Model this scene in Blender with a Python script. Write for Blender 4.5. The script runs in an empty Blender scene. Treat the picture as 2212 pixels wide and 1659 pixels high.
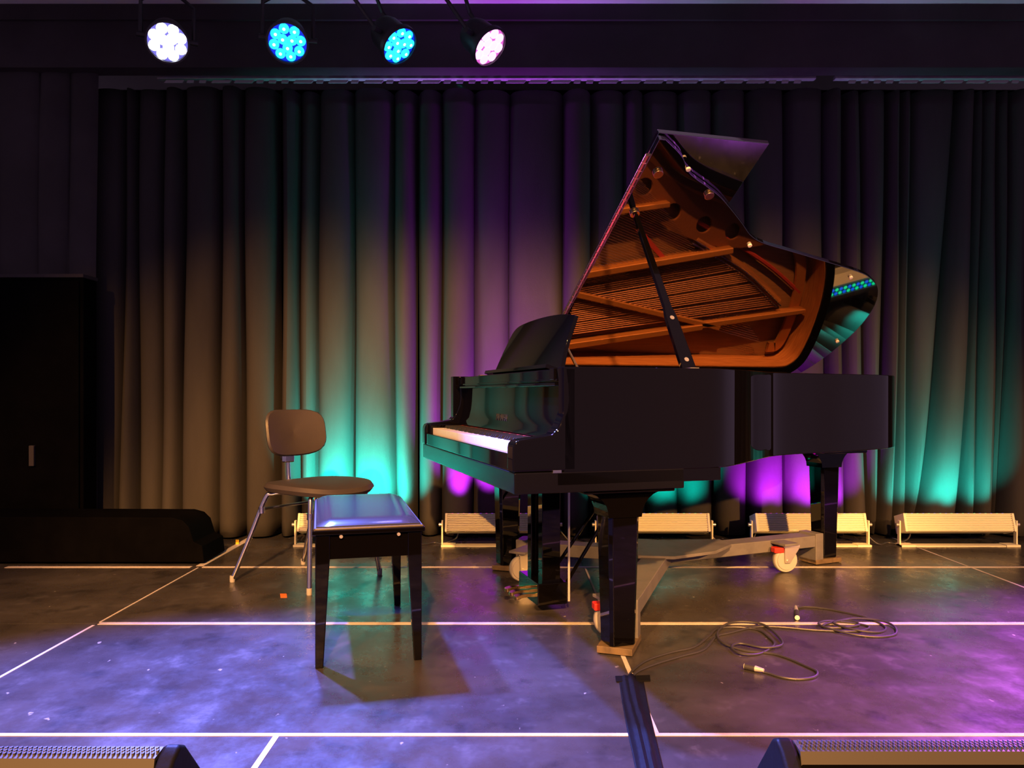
import bpy, bmesh, math, random
from mathutils import Vector, Matrix
random.seed(7)
PI = math.pi
scene = bpy.context.scene
COL = scene.collection

# ------------------------------------------------------------------ camera
FPX, VPX, VPY, CAMH = 1661.0, 1103.0, 851.0, 0.90
cd = bpy.data.cameras.new('camera')
cam = bpy.data.objects.new('camera', cd)
COL.objects.link(cam)
cam.location = (0, 0, CAMH)
cam.rotation_euler = (PI / 2, 0, 0)
cd.sensor_fit = 'HORIZONTAL'
cd.sensor_width = 36.0
cd.lens = FPX / 2212.0 * 36.0
cd.shift_x = (1106.0 - VPX) / 2212.0
cd.shift_y = (VPY - 829.5) / 2212.0
cd.clip_end = 200
scene.camera = cam

# ------------------------------------------------------------------ world, colour management
w = bpy.data.worlds.new('hall_ambient_lift')
scene.world = w
w.use_nodes = True
w.node_tree.nodes['Background'].inputs[0].default_value = (0.66, 0.42, 0.68, 1)
w.node_tree.nodes['Background'].inputs[1].default_value = 0.36  # even ambient raised to lift the blacks like lens veil
vs = scene.view_settings
vs.view_transform = 'Standard'
vs.look = 'None'
vs.gamma = 1.0
vs.use_curve_mapping = False
vs.exposure = 0.0
cy = scene.cycles
cy.max_bounces = 6
cy.diffuse_bounces = 2
cy.glossy_bounces = 4
cy.transmission_bounces = 2
cy.caustics_reflective = False
cy.caustics_refractive = False
cy.adaptive_threshold = 0.03


def spot(name, loc, aim, energy, color, size_deg, blend=0.3, radius=0.06):
    d = bpy.data.lights.new(name, 'SPOT')
    d.energy = energy
    d.color = color
    d.spot_size = math.radians(size_deg)
    d.spot_blend = blend
    d.shadow_soft_size = radius
    o = bpy.data.objects.new(name, d)
    COL.objects.link(o)
    o.location = loc
    v = Vector(aim) - Vector(loc)
    o.rotation_euler = v.to_track_quat('-Z', 'Y').to_euler()
    return o


WARM = (1.0, 0.44, 0.12)
# front-of-house wash, two heads hung over the auditorium; their beams end part way up the back drape
spot('front_wash_lamp', (0.1, -5.0, 5.0), (0.0, 3.0, 0.0), 9000, WARM, 31.0, 0.5, 0.11)
spot('front_wash_lamp_side', (-2.8, -5.0, 5.0), (-1.2, 2.95, 0.0), 3800, WARM, 31.5, 0.42, 0.07)
spot('front_wash_lamp_far_side', (4.2, -5.0, 3.5), (1.55, 4.5, 0.0), 5200, WARM, 24, 0.6, 0.07)
# pink head on the same pipe beyond the right edge of the picture
spot('stage_lamp_beam_right', (3.3, 4.0, 2.75), (2.5, 1.9, 0.0), 3800, (0.60, 0.10, 1.0), 62, 0.9, 0.06)

# ------------------------------------------------------------------ helpers


def fl(x, y, z=0.0):
    """photograph pixel -> point of the horizontal plane at height z"""
    d = FPX * (CAMH - z) / (y - VPY)
    return Vector(((x - VPX) / FPX * d, d, z))


def at(x, y, d):
    """photograph pixel -> point at distance d into the room"""
    return Vector(((x - VPX) / FPX * d, d, CAMH + (VPY - y) / FPX * d))


class MB:
    def __init__(self):
        self.v = []
        self.f = []

    def add(self, vs_, fs):
        o = len(self.v)
        self.v += [tuple(p) for p in vs_]
        self.f += [tuple(i + o for i in f) for f in fs]
        return self

    def box(self, a, b, m=None):
        x0, y0, z0 = a
        x1, y1, z1 = b
        p = [Vector(q) for q in ((x0, y0, z0), (x1, y0, z0), (x1, y1, z0), (x0, y1, z0),
                                 (x0, y0, z1), (x1, y0, z1), (x1, y1, z1), (x0, y1, z1))]
        if m:
            p = [m @ q for q in p]
        return self.add(p, [(3, 2, 1, 0), (4, 5, 6, 7), (0, 1, 5, 4), (1, 2, 6, 5), (2, 3, 7, 6), (3, 0, 4, 7)])

    def prism(self, pts, f0, f1):
        """pts: 2-D outline; f0/f1 map (a,b) -> 3-D for the two caps"""
        n = len(pts)
        p = [f0(*q) for q in pts] + [f1(*q) for q in pts]
        fs = [tuple(range(n))[::-1], tuple(range(n, 2 * n))]
        fs += [(i, (i + 1) % n, n + (i + 1) % n, n + i) for i in range(n)]
        return self.add(p, fs)

    def tube(self, pts, r, seg=8, caps=True, closed=False):
        pts = [Vector(p) for p in pts]
        n = len(pts)
        rr = r if isinstance(r, (list, tuple)) else [r] * n
        vs_ = []
        prev = None
        for i, p in enumerate(pts):
            if closed:
                t = pts[(i + 1) % n] - pts[i - 1]
            else:
                t = pts[min(i + 1, n - 1)] - pts[max(i - 1, 0)]
            t.normalize()
            if prev is None:
                a = Vector((0, 0, 1)) if abs(t.z) < 0.9 else Vector((1, 0, 0))
                nrm = t.cross(a).normalized()
            else:
                nrm = prev - t * prev.dot(t)
                nrm.normalize()
            prev = nrm
            b = t.cross(nrm)
            for k in range(seg):
                an = 2 * PI * k / seg
                vs_.append(p + (nrm * math.cos(an) + b * math.sin(an)) * rr[i])
        fs = []
        m = n if closed else n - 1
        for i in range(m):
            for k in range(seg):
                j = (i + 1) % n
                fs.append((i * seg + k, i * seg + (k + 1) % seg, j * seg + (k + 1) % seg, j * seg + k))
        if caps and not closed:
            fs.append(tuple(range(seg))[::-1])
            fs.append(tuple((n - 1) * seg + k for k in range(seg)))
        return self.add(vs_, fs)

    def lathe(self, prof, seg=24, m=None):
        """prof: (r,z) list from bottom to top, revolved about z"""
        vs_ = []
        for r, z in prof:
            for k in range(seg):
                an = 2 * PI * k / seg
                q = Vector((r * math.cos(an), r * math.sin(an), z))
                vs_.append(m @ q if m else q)
        n = len(prof)
        fs = []
        for i in range(n - 1):
            for k in range(seg):
                fs.append((i * seg + k, i * seg + (k + 1) % seg, (i + 1) * seg + (k + 1) % seg, (i + 1) * seg + k))
        fs.append(tuple(range(seg))[::-1])
        fs.append(tuple((n - 1) * seg + k for k in range(seg)))
        return self.add(vs_, fs)

    def build(self, name, mat, parent=None, smooth=False, bevel=0.0, seg=2):
        me = bpy.data.meshes.new(name)
        me.from_pydata(self.v, [], self.f)
        me.validate()
        bm = bmesh.new()
        bm.from_mesh(me)
        bmesh.ops.recalc_face_normals(bm, faces=bm.faces)
        bm.to_mesh(me)
        bm.free()
        me.materials.append(mat)
        if smooth or bevel:
            me.polygons.foreach_set('use_smooth', [True] * len(me.polygons))
            me.set_sharp_from_angle(angle=math.radians(40))
        o = bpy.data.objects.new(name, me)
        COL.objects.link(o)
        if parent:
            o.parent = parent
        if bevel:
            b = o.modifiers.new('edge', 'BEVEL')
            b.width = bevel
            b.segments = seg
            b.limit_method = 'ANGLE'
            b.angle_limit = math.radians(40)
            b.harden_normals = True
        return o


def tag(o, label=None, cat=None, group=None, kind=None):
    if label:
        o['label'] = label
    if cat:
        o['category'] = cat
    if group:
        o['group'] = group
    if kind:
        o['kind'] = kind
    return o


def empty(name, loc=(0, 0, 0), rz=0.0):
    o = bpy.data.objects.new(name, None)
    o.empty_display_size = 0.1
    COL.objects.link(o)
    o.location = loc
    o.rotation_euler = (0, 0, rz)
    return o


def share(o, loc=None, parent=None, rot=None):
    c = o.copy()
    COL.objects.link(c)
    if loc is not None:
        c.location = loc
    if rot is not None:
        c.rotation_euler = rot
    if parent is not None:
        c.parent = parent
    return c


def copy_tree(o, parent=None):
    c = o.copy()
    COL.objects.link(c)
    c.parent = parent
    for ch in list(o.children):
        copy_tree(ch, c)
    return c


def smooth_path(pts, n=8, closed=False):
    """Catmull-Rom through pts"""
    P_ = [Vector(p) for p in pts]
    out = []
    N = len(P_)
    rng = N if closed else N - 1
    for i in range(rng):
        if closed:
            p0, p1, p2, p3 = P_[i - 1], P_[i], P_[(i + 1) % N], P_[(i + 2) % N]
        else:
            p0, p1, p2, p3 = P_[max(i - 1, 0)], P_[i], P_[i + 1], P_[min(i + 2, N - 1)]
        for k in range(n):
            t = k / n
            out.append(0.5 * ((2 * p1) + (p2 - p0) * t + (2 * p0 - 5 * p1 + 4 * p2 - p3) * t * t
                              + (3 * p1 - p0 - 3 * p2 + p3) * t ** 3))
    if not closed:
        out.append(P_[-1])
    return out


# ------------------------------------------------------------------ materials
def mat(name, col, rough=0.5, metal=0.0, spec=0.5, ior=1.5, coat=0.0, noise=None, bump=None, emis=None, estr=0.0,
        rnoise=None, sheen=0.0):
    """noise=(scale, second colour, lo, hi, stretch); bump=(scale,strength)"""
    m = bpy.data.materials.new(name)
    m.use_nodes = True
    nt = m.node_tree
    b = nt.nodes['Principled BSDF']
    b.inputs['Base Color'].default_value = (*col, 1)
    b.inputs['Roughness'].default_value = rough
    b.inputs['Metallic'].default_value = metal
    b.inputs['Specular IOR Level'].default_value = spec
    b.inputs['IOR'].default_value = ior
    b.inputs['Coat Weight'].default_value = coat
    b.inputs['Coat Roughness'].default_value = 0.03
    b.inputs['Sheen Weight'].default_value = sheen
    tc = None

    def coords(stretch):
        nonlocal tc
        if tc is None:
            tc = nt.nodes.new('ShaderNodeTexCoord')
        mp = nt.nodes.new('ShaderNodeMapping')
        mp.inputs['Scale'].default_value = stretch
        nt.links.new(tc.outputs['Object'], mp.inputs[0])
        return mp.outputs[0]
    if noise:
        sc, c2, lo, hi, st = noise
        n = nt.nodes.new('ShaderNodeTexNoise')
        n.inputs['Scale'].default_value = sc
        n.inputs['Detail'].default_value = 6
        n.inputs['Roughness'].default_value = 0.62
        nt.links.new(coords(st), n.inputs['Vector'])
        r = nt.nodes.new('ShaderNodeValToRGB')
        r.color_ramp.elements[0].position = lo
        r.color_ramp.elements[1].position = hi
        r.color_ramp.elements[0].color = (*col, 1)
        r.color_ramp.elements[1].color = (*c2, 1)
        nt.links.new(n.outputs['Fac'], r.inputs[0])
        nt.links.new(r.outputs[0], b.inputs['Base Color'])
        if rnoise:
            mr = nt.nodes.new('ShaderNodeMapRange')
            mr.inputs['From Min'].default_value = lo
            mr.inputs['From Max'].default_value = hi
            mr.inputs['To Min'].default_value = rnoise[0]
            mr.inputs['To Max'].default_value = rnoise[1]
            nt.links.new(n.outputs['Fac'], mr.inputs[0])
            nt.links.new(mr.outputs[0], b.inputs['Roughness'])
    if bump:
        n = nt.nodes.new('ShaderNodeTexNoise')
        n.inputs['Scale'].default_value = bump[0]
        n.inputs['Detail'].default_value = 4
        nt.links.new(coords((1, 1, 1)), n.inputs['Vector'])
        bp = nt.nodes.new('ShaderNodeBump')
        bp.inputs['Strength'].default_value = bump[1]
        bp.inputs['Distance'].default_value = 0.01
        nt.links.new(n.outputs['Fac'], bp.inputs['Height'])
        nt.links.new(bp.outputs[0], b.inputs['Normal'])
    if emis:
        b.inputs['Emission Color'].default_value = (*emis, 1)
        b.inputs['Emission Strength'].default_value = estr
        m.cycles.emission_sampling = 'NONE'
    return m


def floor_material():
    m = bpy.data.materials.new('painted_stage_board')
    m.use_nodes = True
    nt = m.node_tree
    N, L = nt.nodes, nt.links
    b = N['Principled BSDF']
    tc = N.new('ShaderNodeNewGeometry')

    def noise(scale, stretch, detail=6, rough=0.6):
        mp = N.new('ShaderNodeMapping')
        mp.inputs['Scale'].default_value = stretch
        L.new(tc.outputs['Position'], mp.inputs[0])
        n = N.new('ShaderNodeTexNoise')
        n.inputs['Scale'].default_value = scale
        n.inputs['Detail'].default_value = detail
        n.inputs['Roughness'].default_value = rough
        L.new(mp.outputs[0], n.inputs['Vector'])
        return n.outputs['Fac']

    def ramp(src, lo, hi, a=0.0, c=1.0):
        r = N.new('ShaderNodeMapRange')
        r.interpolation_type = 'SMOOTHSTEP'
        r.inputs['From Min'].default_value = lo
        r.inputs['From Max'].default_value = hi
        r.inputs['To Min'].default_value = a
        r.inputs['To Max'].default_value = c
        L.new(src, r.inputs[0])
        return r.outputs[0]

    def mix(fac, a, c):
        x = N.new('ShaderNodeMix')
        x.data_type = 'RGBA'
        L.new(fac, x.inputs['Factor'])
        if isinstance(a, tuple):
            x.inputs['A'].default_value = (*a, 1)
        else:
            L.new(a, x.inputs['A'])
        x.inputs['B'].default_value = (*c, 1)
        return x.outputs['Result']
    big = noise(1.5, (1, 1.3, 1))
    c = mix(ramp(big, 0.35, 0.7), (0.034, 0.031, 0.032), (0.062, 0.057, 0.057))
    streak = noise(6.0, (1.0, 0.8, 1), 8, 0.7)
    c = mix(ramp(streak, 0.54, 0.72, 0, 0.8), c, (0.080, 0.074, 0.073))
    dark = noise(5.0, (1.0, 0.9, 1), 5, 0.6)
    c = mix(ramp(dark, 0.52, 0.70, 0, 0.8), c, (0.020, 0.019, 0.020))
    spk = noise(30.0, (1, 0.7, 1), 2, 0.5)
    c = mix(ramp(spk, 0.725, 0.775, 0, 0.6), c, (0.42, 0.40, 0.38))
    L.new(c, b.inputs['Base Color'])
    L.new(ramp(streak, 0.3, 0.75, 0.22, 0.42), b.inputs['Roughness'])
    bp = N.new('ShaderNodeBump')
    bp.inputs['Strength'].default_value = 0.015
    bp.inputs['Distance'].default_value = 0.01
    L.new(noise(60, (1, 1, 1)), bp.inputs['Height'])
    L.new(bp.outputs[0], b.inputs['Normal'])
    return m


M = {}
M['floor'] = floor_material()
M['strip'] = mat('pale_tape', (0.55, 0.50, 0.46), 0.6, noise=(9, (0.34, 0.31, 0.29), 0.45, 0.75, (1, 1, 1)))
M['drape'] = mat('stage_molton', (0.040, 0.0375, 0.0365), 0.95, spec=0.10,
                 noise=(3.0, (0.054, 0.0505, 0.049), 0.35, 0.7, (1, 1, .25)), bump=(240, 0.12))
M['black_flat'] = mat('black_paint', (0.0010, 0.0009, 0.0012), 0.8, spec=0.03, noise=(6, (0.002, 0.0018, 0.0022), 0.4, 0.7, (1, 1, 1)))
M['bulkhead'] = mat('black_bulkhead', (0.045, 0.040, 0.041), 0.9, spec=0.2, noise=(2.5, (0.06, 0.053, 0.055), 0.4, 0.7, (1, 1, 1)))
M['ceiling'] = mat('white_ceiling', (0.85, 0.85, 0.86), 0.8, bump=(80, 0.05))
M['piano'] = mat('black_polyester', (0.0018, 0.0015, 0.0016), 0.03, spec=0.30)
M['piano_in'] = mat('black_satin', (0.003, 0.0028, 0.003), 0.22, spec=0.35)
M['lid_under'] = mat('black_polyester_lid', (0.002, 0.0018, 0.002), 0.03, spec=0.85, ior=2.1, coat=0.6)
M['ivory'] = mat('key_white', (0.80, 0.78, 0.74), 0.25)
M['ebony'] = mat('key_black', (0.012, 0.012, 0.012), 0.3)
M['brass'] = mat('brass', (0.78, 0.56, 0.24), 0.22, metal=1.0)
M['plate_shaded'] = mat('gold_plate_shaded', (0.26, 0.075, 0.028), 0.5, metal=0.4, bump=(60, 0.15))  # same gold plate, darkened: shade put into the colour of webs and rings
M['plate'] = mat('gold_plate', (0.56, 0.19, 0.05), 0.45, metal=0.5, bump=(60, 0.15))
M['sound'] = mat('spruce', (0.40, 0.17, 0.07), 0.4, noise=(22, (0.28, 0.11, 0.045), 0.35, 0.7, (0.25, 6, 1)))
M['veneer'] = mat('rim_veneer', (0.58, 0.20, 0.06), 0.35, noise=(16, (0.34, 0.10, 0.03), 0.35, 0.7, (0.6, 0.6, 9)))
M['copper'] = mat('copper_string', (0.34, 0.115, 0.055), 0.4, metal=0.6)
M['steel'] = mat('string_steel', (0.62, 0.60, 0.60), 0.25, metal=1.0)
M['felt'] = mat('red_felt', (0.45, 0.025, 0.02), 0.9, bump=(200, 0.2))
M['chrome'] = mat('chrome_tube', (0.66, 0.64, 0.62), 0.18, metal=1.0, bump=(40, 0.02))
M['alu'] = mat('bare_aluminium', (0.90, 0.86, 0.62), 0.55, spec=0.25)
M['alu_dim'] = mat('dull_aluminium', (0.45, 0.44, 0.45), 0.5, metal=0.3)
M['seatpad'] = mat('brown_leatherette', (0.050, 0.041, 0.038), 0.5, noise=(5, (0.042, 0.034, 0.031), 0.4, 0.7, (1, 1, 1)),
                   bump=(120, 0.04))
M['bench_pad'] = mat('black_vinyl', (0.034, 0.034, 0.036), 0.15, spec=1.0, ior=1.7)
M['dolly'] = mat('grey_dolly_paint', (0.15, 0.145, 0.15), 0.55, noise=(7, (0.10, 0.096, 0.10), 0.45, 0.7, (1, 1, 1)))
M['rubber'] = mat('grey_rubber', (0.36, 0.345, 0.33), 0.6)
M['zinc'] = mat('zinc_steel', (0.70, 0.66, 0.56), 0.3, metal=0.8)
M['brake'] = mat('red_plastic', (0.62, 0.03, 0.02), 0.4)
M['wood_shoe'] = mat('worn_wood', (0.15, 0.105, 0.055), 0.55, noise=(12, (0.07, 0.05, 0.03), 0.4, 0.7, (1, 5, 1)))
M['cable'] = mat('black_cable', (0.034, 0.033, 0.040), 0.45)
M['gaffer'] = mat('black_gaffer', (0.006, 0.006, 0.007), 0.5, spec=0.1, bump=(30, 0.15))
M['grille'] = mat('black_grille', (0.055, 0.052, 0.046), 0.5, metal=0.2)
M['orange'] = mat('orange_tape', (0.80, 0.16, 0.02), 0.6)
M['yellow'] = mat('yellow_tape', (0.85, 0.55, 0.02), 0.6)
M['lampbody'] = mat('black_lamp', (0.02, 0.02, 0.022), 0.45)

# ------------------------------------------------------------------ the setting
floor = tag(MB().box((-6, 0.95, -0.16), (6, 5.9, -0.012)).build('floor', M['black_flat']), kind='structure')
rows = [(0.99, 2.031, -0.615), (2.031, 3.014, -1.62), (3.014, 3.997, -1.62), (3.997, 4.98, -1.62), (4.98, 5.88, -1.62)]
panel_cache = {}
for ri, (y0, y1, xj) in enumerate(rows):
    x = xj - 4.0
    while x < 5.0:
        key = round(y1 - y0, 3)
        if key not in panel_cache:
            panel_cache[key] = MB().box((0.0015, 0.0015, -0.012), (1.9985, key - 0.0015, 0.0)).build('deck_panel', M['floor'], floor)
            panel_cache[key].location = (x, y0, 0)
        else:
            share(panel_cache[key], (x, y0, 0), floor)
        x += 2.0


def strip(x0, y0, x1, y1):
    MB().box((x0, y0, -0.001), (x1, y1, 0.0015)).build('joint_strip', M['strip'], floor)


strip(-1.612, 3.000, 4.2, 3.028)
strip(-2.62, 3.979, -1.66, 4.013)
strip(-1.60, 3.983, 4.2, 4.010)
strip(-3.2, 2.022, 4.2, 2.038)
strip(-1.627, 2.04, -1.616, 2.99)
strip(-1.622, 3.03, -1.614, 3.98)
strip(-1.645, 4.02, -1.605, 4.84)
strip(0.378, 2.04, 0.393, 3.0)
strip(0.381, 3.03, 0.390, 3.98)
strip(2.381, 3.03, 2.393, 3.98)
strip(2.380, 4.01, 2.390, 4.8)
strip(-0.624, 0.99, -0.608, 2.02)

hall = tag(MB().box((-9, -9, -0.82), (9, 0.95, -0.78)).build('floor_auditorium', M['black_flat']), kind='structure')
tag(MB().box((-6, 0.93, -0.78), (6, 0.95, -0.012)).build('trim_1', M['black_flat']), kind='structure')
back_wall = tag(MB().box((-6, 5.9, -0.2), (6, 6.0, 3.23)).build('wall_back', M['black_flat']), kind='structure')
bh = tag(MB().box((-6, 4.62, 2.862), (6, 4.74, 3.235)).box((-6, 4.60, 3.14), (6, 4.62, 3.233)).build('wall_bulkhead', M['bulkhead']), kind='structure')
ceil = tag(MB().box((-6, 3.0, 3.235), (6, 6.0, 3.30)).build('ceiling', M['ceiling']), kind='structure')


# ------------------------------------------------------------------ drapes
def drape(name, label, valleys, y0, z0, z1, amp, seed, cat='curtain', group='back drapes', vw=0.022):
    """valleys: list of (x_bottom, x_top) of the valley lines between folds"""
    rnd = random.Random(seed)
    nz = 30
    per = 18
    prm = [(rnd.uniform(0.75, 1.15), rnd.uniform(-0.25, 0.25), rnd.uniform(0, 6.28)) for _ in valleys]
    vs_, fs = [], []
    ncol = (len(valleys) - 1) * per + 1
    for iz in range(nz + 1):
        t = iz / nz
        z = z0 + (z1 - z0) * t
        for c in range(ncol):
            i = min(c // per, len(valleys) - 2)
            u = (c - i * per) / per
            xa = valleys[i][0] + (valleys[i][1] - valleys[i][0]) * (t ** 0.6)
            xb = valleys[i + 1][0] + (valleys[i + 1][1] - valleys[i + 1][0]) * (t ** 0.6)
            wa, sk, ph = prm[i]
            u = 0.5 - 0.5 * math.cos(PI * u)
            wd = max(xb - xa, 0.002)
            dist = max(min(u, 1 - u), 0.0) * wd
            prof = 1.0 - math.exp(-((dist + 0.0005) / vw) ** 1.2)
            prof += min(0.35, 0.04 / amp) * math.sin(PI * (u + sk * u * (1 - u))) * min(1.0, wd / 0.15)
            dep = amp * wa * prof * (1.0 - 0.25 * t) + 0.012 * math.sin(2.2 * t * PI + ph)
            vs_.append((xa + (xb - xa) * u + 0.003 * math.sin(3 * t + ph), y0 - dep, z))
    for iz in range(nz):
        for c in range(ncol - 1):
            a = iz * ncol + c
            fs.append((a, a + 1, a + 1 + ncol, a + ncol))
    o = MB().add(vs_, fs).build(name, M['drape'], smooth=True)
    for p in o.data.polygons:
        p.use_smooth = True
    sd = o.modifiers.new('cloth', 'SOLIDIFY')
    sd.thickness = 0.006
    sd.offset = 1.0
    return tag(o, label, cat, group)


YD = 4.97


def xs(*px):
    """valley list from photograph columns on the drape plane; a pair gives bottom and top"""
    out = []
    for p in px:
        if isinstance(p, tuple):
            out.append(tuple((q - VPX) / FPX * YD for q in p))
        else:
            q = (p - VPX) / FPX * YD
            out.append((q, q))
    return out


def rnd_px(a, b, step, seed):
    r = random.Random(seed)
    out = []
    x = a
    while x < b - step * 0.5:
        out.append((x, x + r.uniform(-8, 8)))
        x += step * r.uniform(0.6, 1.35)
    return out


drape('back_drape', 'black fabric stage drape behind the empty chair, leftmost with deep brown-lit folds',
      xs(155, 215, (277, 290), (318, 312), (367, 372), (410, 414), (490, 492), (545, 538), 609), YD, 0.015, 2.822, 0.165, 1, vw=0.015)
drape('back_drape', 'black stage drape washed bright teal between chair and piano keyboard',
      xs(615, (655, 652), (690, 694), 770, (860, 852), 902), YD, 0.015, 2.822, 0.13, 2)
drape('back_drape', 'black stage drape washed purple behind the piano lid and music desk',
      xs(908, *rnd_px(955, 1195, 58, 5), 1215, *rnd_px(1270, 1740, 62, 6), (1770, 1768), 1808), YD, 0.015, 2.822, 0.13, 3)
drape('back_drape', 'black stage drape with flaring teal fold to the right of the piano tail',
      xs(1814, (1862, 1850), (1880, 1905), (1912, 1935), (1938, 1960), (1946, 2052), (2040, 2092), (2075, 2110), (2122, 2140), (2132, 2165),
         (2190, 2200), (2240, 2240), (2300, 2290), (2360, 2360), (2450, 2440), (2540, 2540)), YD, 0.015, 2.822, 0.13, 4)

drape('side_drape', 'flat black side drape hanging at the far left of the stage',
      [(-4.6, -4.6), (-4.3, -4.3), (-4.02, -4.0), (-3.74, -3.7), (-3.45, -3.46), (-3.16, -3.14), (-2.88, -2.88), (-2.70, -2.70), (-2.53, -2.53)], 4.705, 0.015, 3.22, 0.025, 9, 'curtain', None)
bpy.data.objects['side_drape'].data.materials[0] = M['bulkhead']

# curtain rail with tied-on heading tabs
rail = tag(empty('curtain_rail', (0, 4.80, 2.86)), 'aluminium curtain rail with slanted tie tabs above the back drapes', 'curtain rail')
MB().box((-2.2, -0.02, 0.0), (0.78 + 1.12, 0.02, 0.022)).box((2.02, -0.02, 0.0), (4.2, 0.02, 0.024)).build('rail_bar', M['alu_dim'], rail, bevel=0.003)
tabm = MB()
sh = 0.014
tabm.add([(0, -0.03, -0.030), (0.112, -0.03, -0.030), (0.112 + sh, -0.03, -0.012), (sh, -0.03, -0.012),
          (0, -0.022, -0.030), (0.112, -0.022, -0.030), (0.112 + sh, -0.022, -0.012), (sh, -0.022, -0.012)],
         [(0, 1, 2, 3), (7, 6, 5, 4), (0, 4, 5, 1), (1, 5, 6, 2), (2, 6, 7, 3), (3, 7, 4, 0)])
tab0 = None
rr = random.Random(3)
x = -2.15
while x < 4.1:
    if not (1.80 < x < 2.05):
        sc = rr.choice([1, 1, 1, 0.38, 0.36])
        if tab0 is None:
            tab0 = tabm.build('tie_tab', M['alu_dim'], rail)
            o = tab0
        else:
            o = share(tab0, parent=rail)
        o.location = (x, 0, 0)
        o.scale = (sc, 1, 1)
        x += 0.128 * sc + (0.012 if sc == 1 else 0.03)
    else:
        x += 0.13

# ------------------------------------------------------------------ lamps under the bulkhead
pipe = tag(empty('lamp_pipe', (0, 4.02, 3.07)), 'black steel pipe carrying the four coloured stage lamps', 'pipe')
MB().tube([(-2.6, 0, 0), (1.2, 0, 0)], 0.024, 12).build('tube', M['lampbody'], pipe, smooth=True)
for hx in (-2.3, -0.62, 0.9):
    MB().tube([(hx, 0, 0.0), (hx, 0, 0.23)], 0.008, 8).build('hanger', M['lampbody'], pipe, smooth=True)


def par(label, px, aim, glow, core, energy, lcol, cone, roll, ls, yoke_x=0.0):
    p = at(px[0], px[1], 4.0)
    root = tag(empty('stage_lamp', p), label, 'stage lamp', 'coloured stage lamps on the pipe')
    d = (Vector(aim) - p).normalized()
    q = d.to_track_quat('Z', 'Y').to_matrix().to_4x4()
    R = q @ Matrix.Rotation(roll, 4, 'Z')
    # can body: local +z is the beam
    MB().lathe([(0.035, -0.17), (0.075, -0.155), (0.088, -0.12), (0.094, -0.02), (0.108, -0.014), (0.108, 0.012),
                (0.098, 0.012), (0.098, -0.004)], 28, R).build('lamp_can', M['lampbody'], root, smooth=True)
    gm = mat('lens_plate_glow', (0.02, 0.02, 0.03), 0.3, emis=glow, estr=0.8)
    MB().lathe([(0.097, -0.006), (0.097, -0.003)], 28, R).build('lens_plate', gm, root)
    em = mat('led_lens_glow', (0.1, 0.1, 0.1), 0.2, emis=core, estr=ls)
    l0 = None
    spots = [(0.069 * math.cos(2 * PI * k / 8 + .2), 0.069 * math.sin(2 * PI * k / 8 + .2)) for k in range(8)] + \
            [(0.027 * math.cos(2 * PI * k / 3 + .5), 0.027 * math.sin(2 * PI * k / 3 + .5)) for k in range(3)]
    for a, b in spots:
        lr = 0.0275 if ls > 3 else 0.0262
        MB().lathe([(lr, -0.003), (lr, 0.002), (lr * 0.68, 0.008), (0.006, 0.0105)], 14,
                   R @ Matrix.Translation((a, b, 0))).build('led_lens', em, root, smooth=True)
    if ls < 1.5:
        cm = mat('led_core_glow', (0.1, 0.1, 0.1), 0.2, emis=(0.75, 1.0, 1.0), estr=2.0)
        for a, b in spots:
            MB().lathe([(0.0085, 0.0085), (0.007, 0.0125), (0.003, 0.014)], 10, R @ Matrix.Translation((a, b, 0))).build('led_core', cm, root, smooth=True)
    # yoke from the pipe down to the can's sides
    side = R.to_3x3() @ Vector((0, 0, 1))
    side = side.cross(Vector((0, 0, 1))).normalized()
    top = Vector((yoke_x, 0.02, 3.02 - p.z))
    A = side * 0.128 - d * 0.06
    B = -side * 0.128 - d * 0.06
    ym = MB()
    for e in (A, B):
        up = Vector((e.x + yoke_x, e.y, 0)) + Vector((0, 0, top.z - 0.07))
        ym.tube([e, e.lerp(up, 0.5), up, top.lerp(up, 0.1)], 0.011, 6)
    ym.tube([top, top + Vector((0, 0, 0.02))], 0.02, 10)
    ym.build('yoke', M['lampbody'], root, smooth=True)
    for e in (A, B):
        s2 = (e + d * 0.06).normalized()
        MB().tube([e - s2 * 0.03, e + s2 * 0.02], 0.014, 10).build('yoke_knob', M['lampbody'], root, smooth=True)
    sp = spot('stage_lamp_beam', p + d * 0.03, aim, energy, lcol, cone, 0.55, 0.06)
    return root


par('stage lamp with blinding white lenses, leftmost of the four on the pipe', (362, 91), (-0.45, 0.95, 0.0),
    (0.25, 0.22, 1.0), (0.85, 0.88, 1.0), 2100, (0.20, 0.21, 1.0), 66, 0.2, 8.0)
par('stage lamp with round cyan-blue lenses seen face on, second from left', (621, 92), (-0.55, 1.0, 0.0),
    (0.0, 0.03, 1.0), (0.02, 0.75, 1.0), 2200, (0.10, 0.17, 1.0), 66, 0.0, 1.4)
par('stage lamp turned sideways with cyan-blue lenses beside the pink lamp', (862, 98), (1.7, 2.6, 0.0),
    (0.0, 0.04, 1.0), (0.02, 0.72, 1.0), 260, (0.22, 0.15, 1.0), 70, 0.3, 1.4, -0.14)
par('stage lamp turned sideways with glowing pink-white lenses, rightmost on the pipe', (1057, 101), (2.3, 2.5, 0.0),
    (1.0, 0.16, 0.85), (1.0, 0.47, 0.92), 1500, (0.66, 0.13, 1.0), 66, 0.1, 1.95, -0.14)


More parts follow.
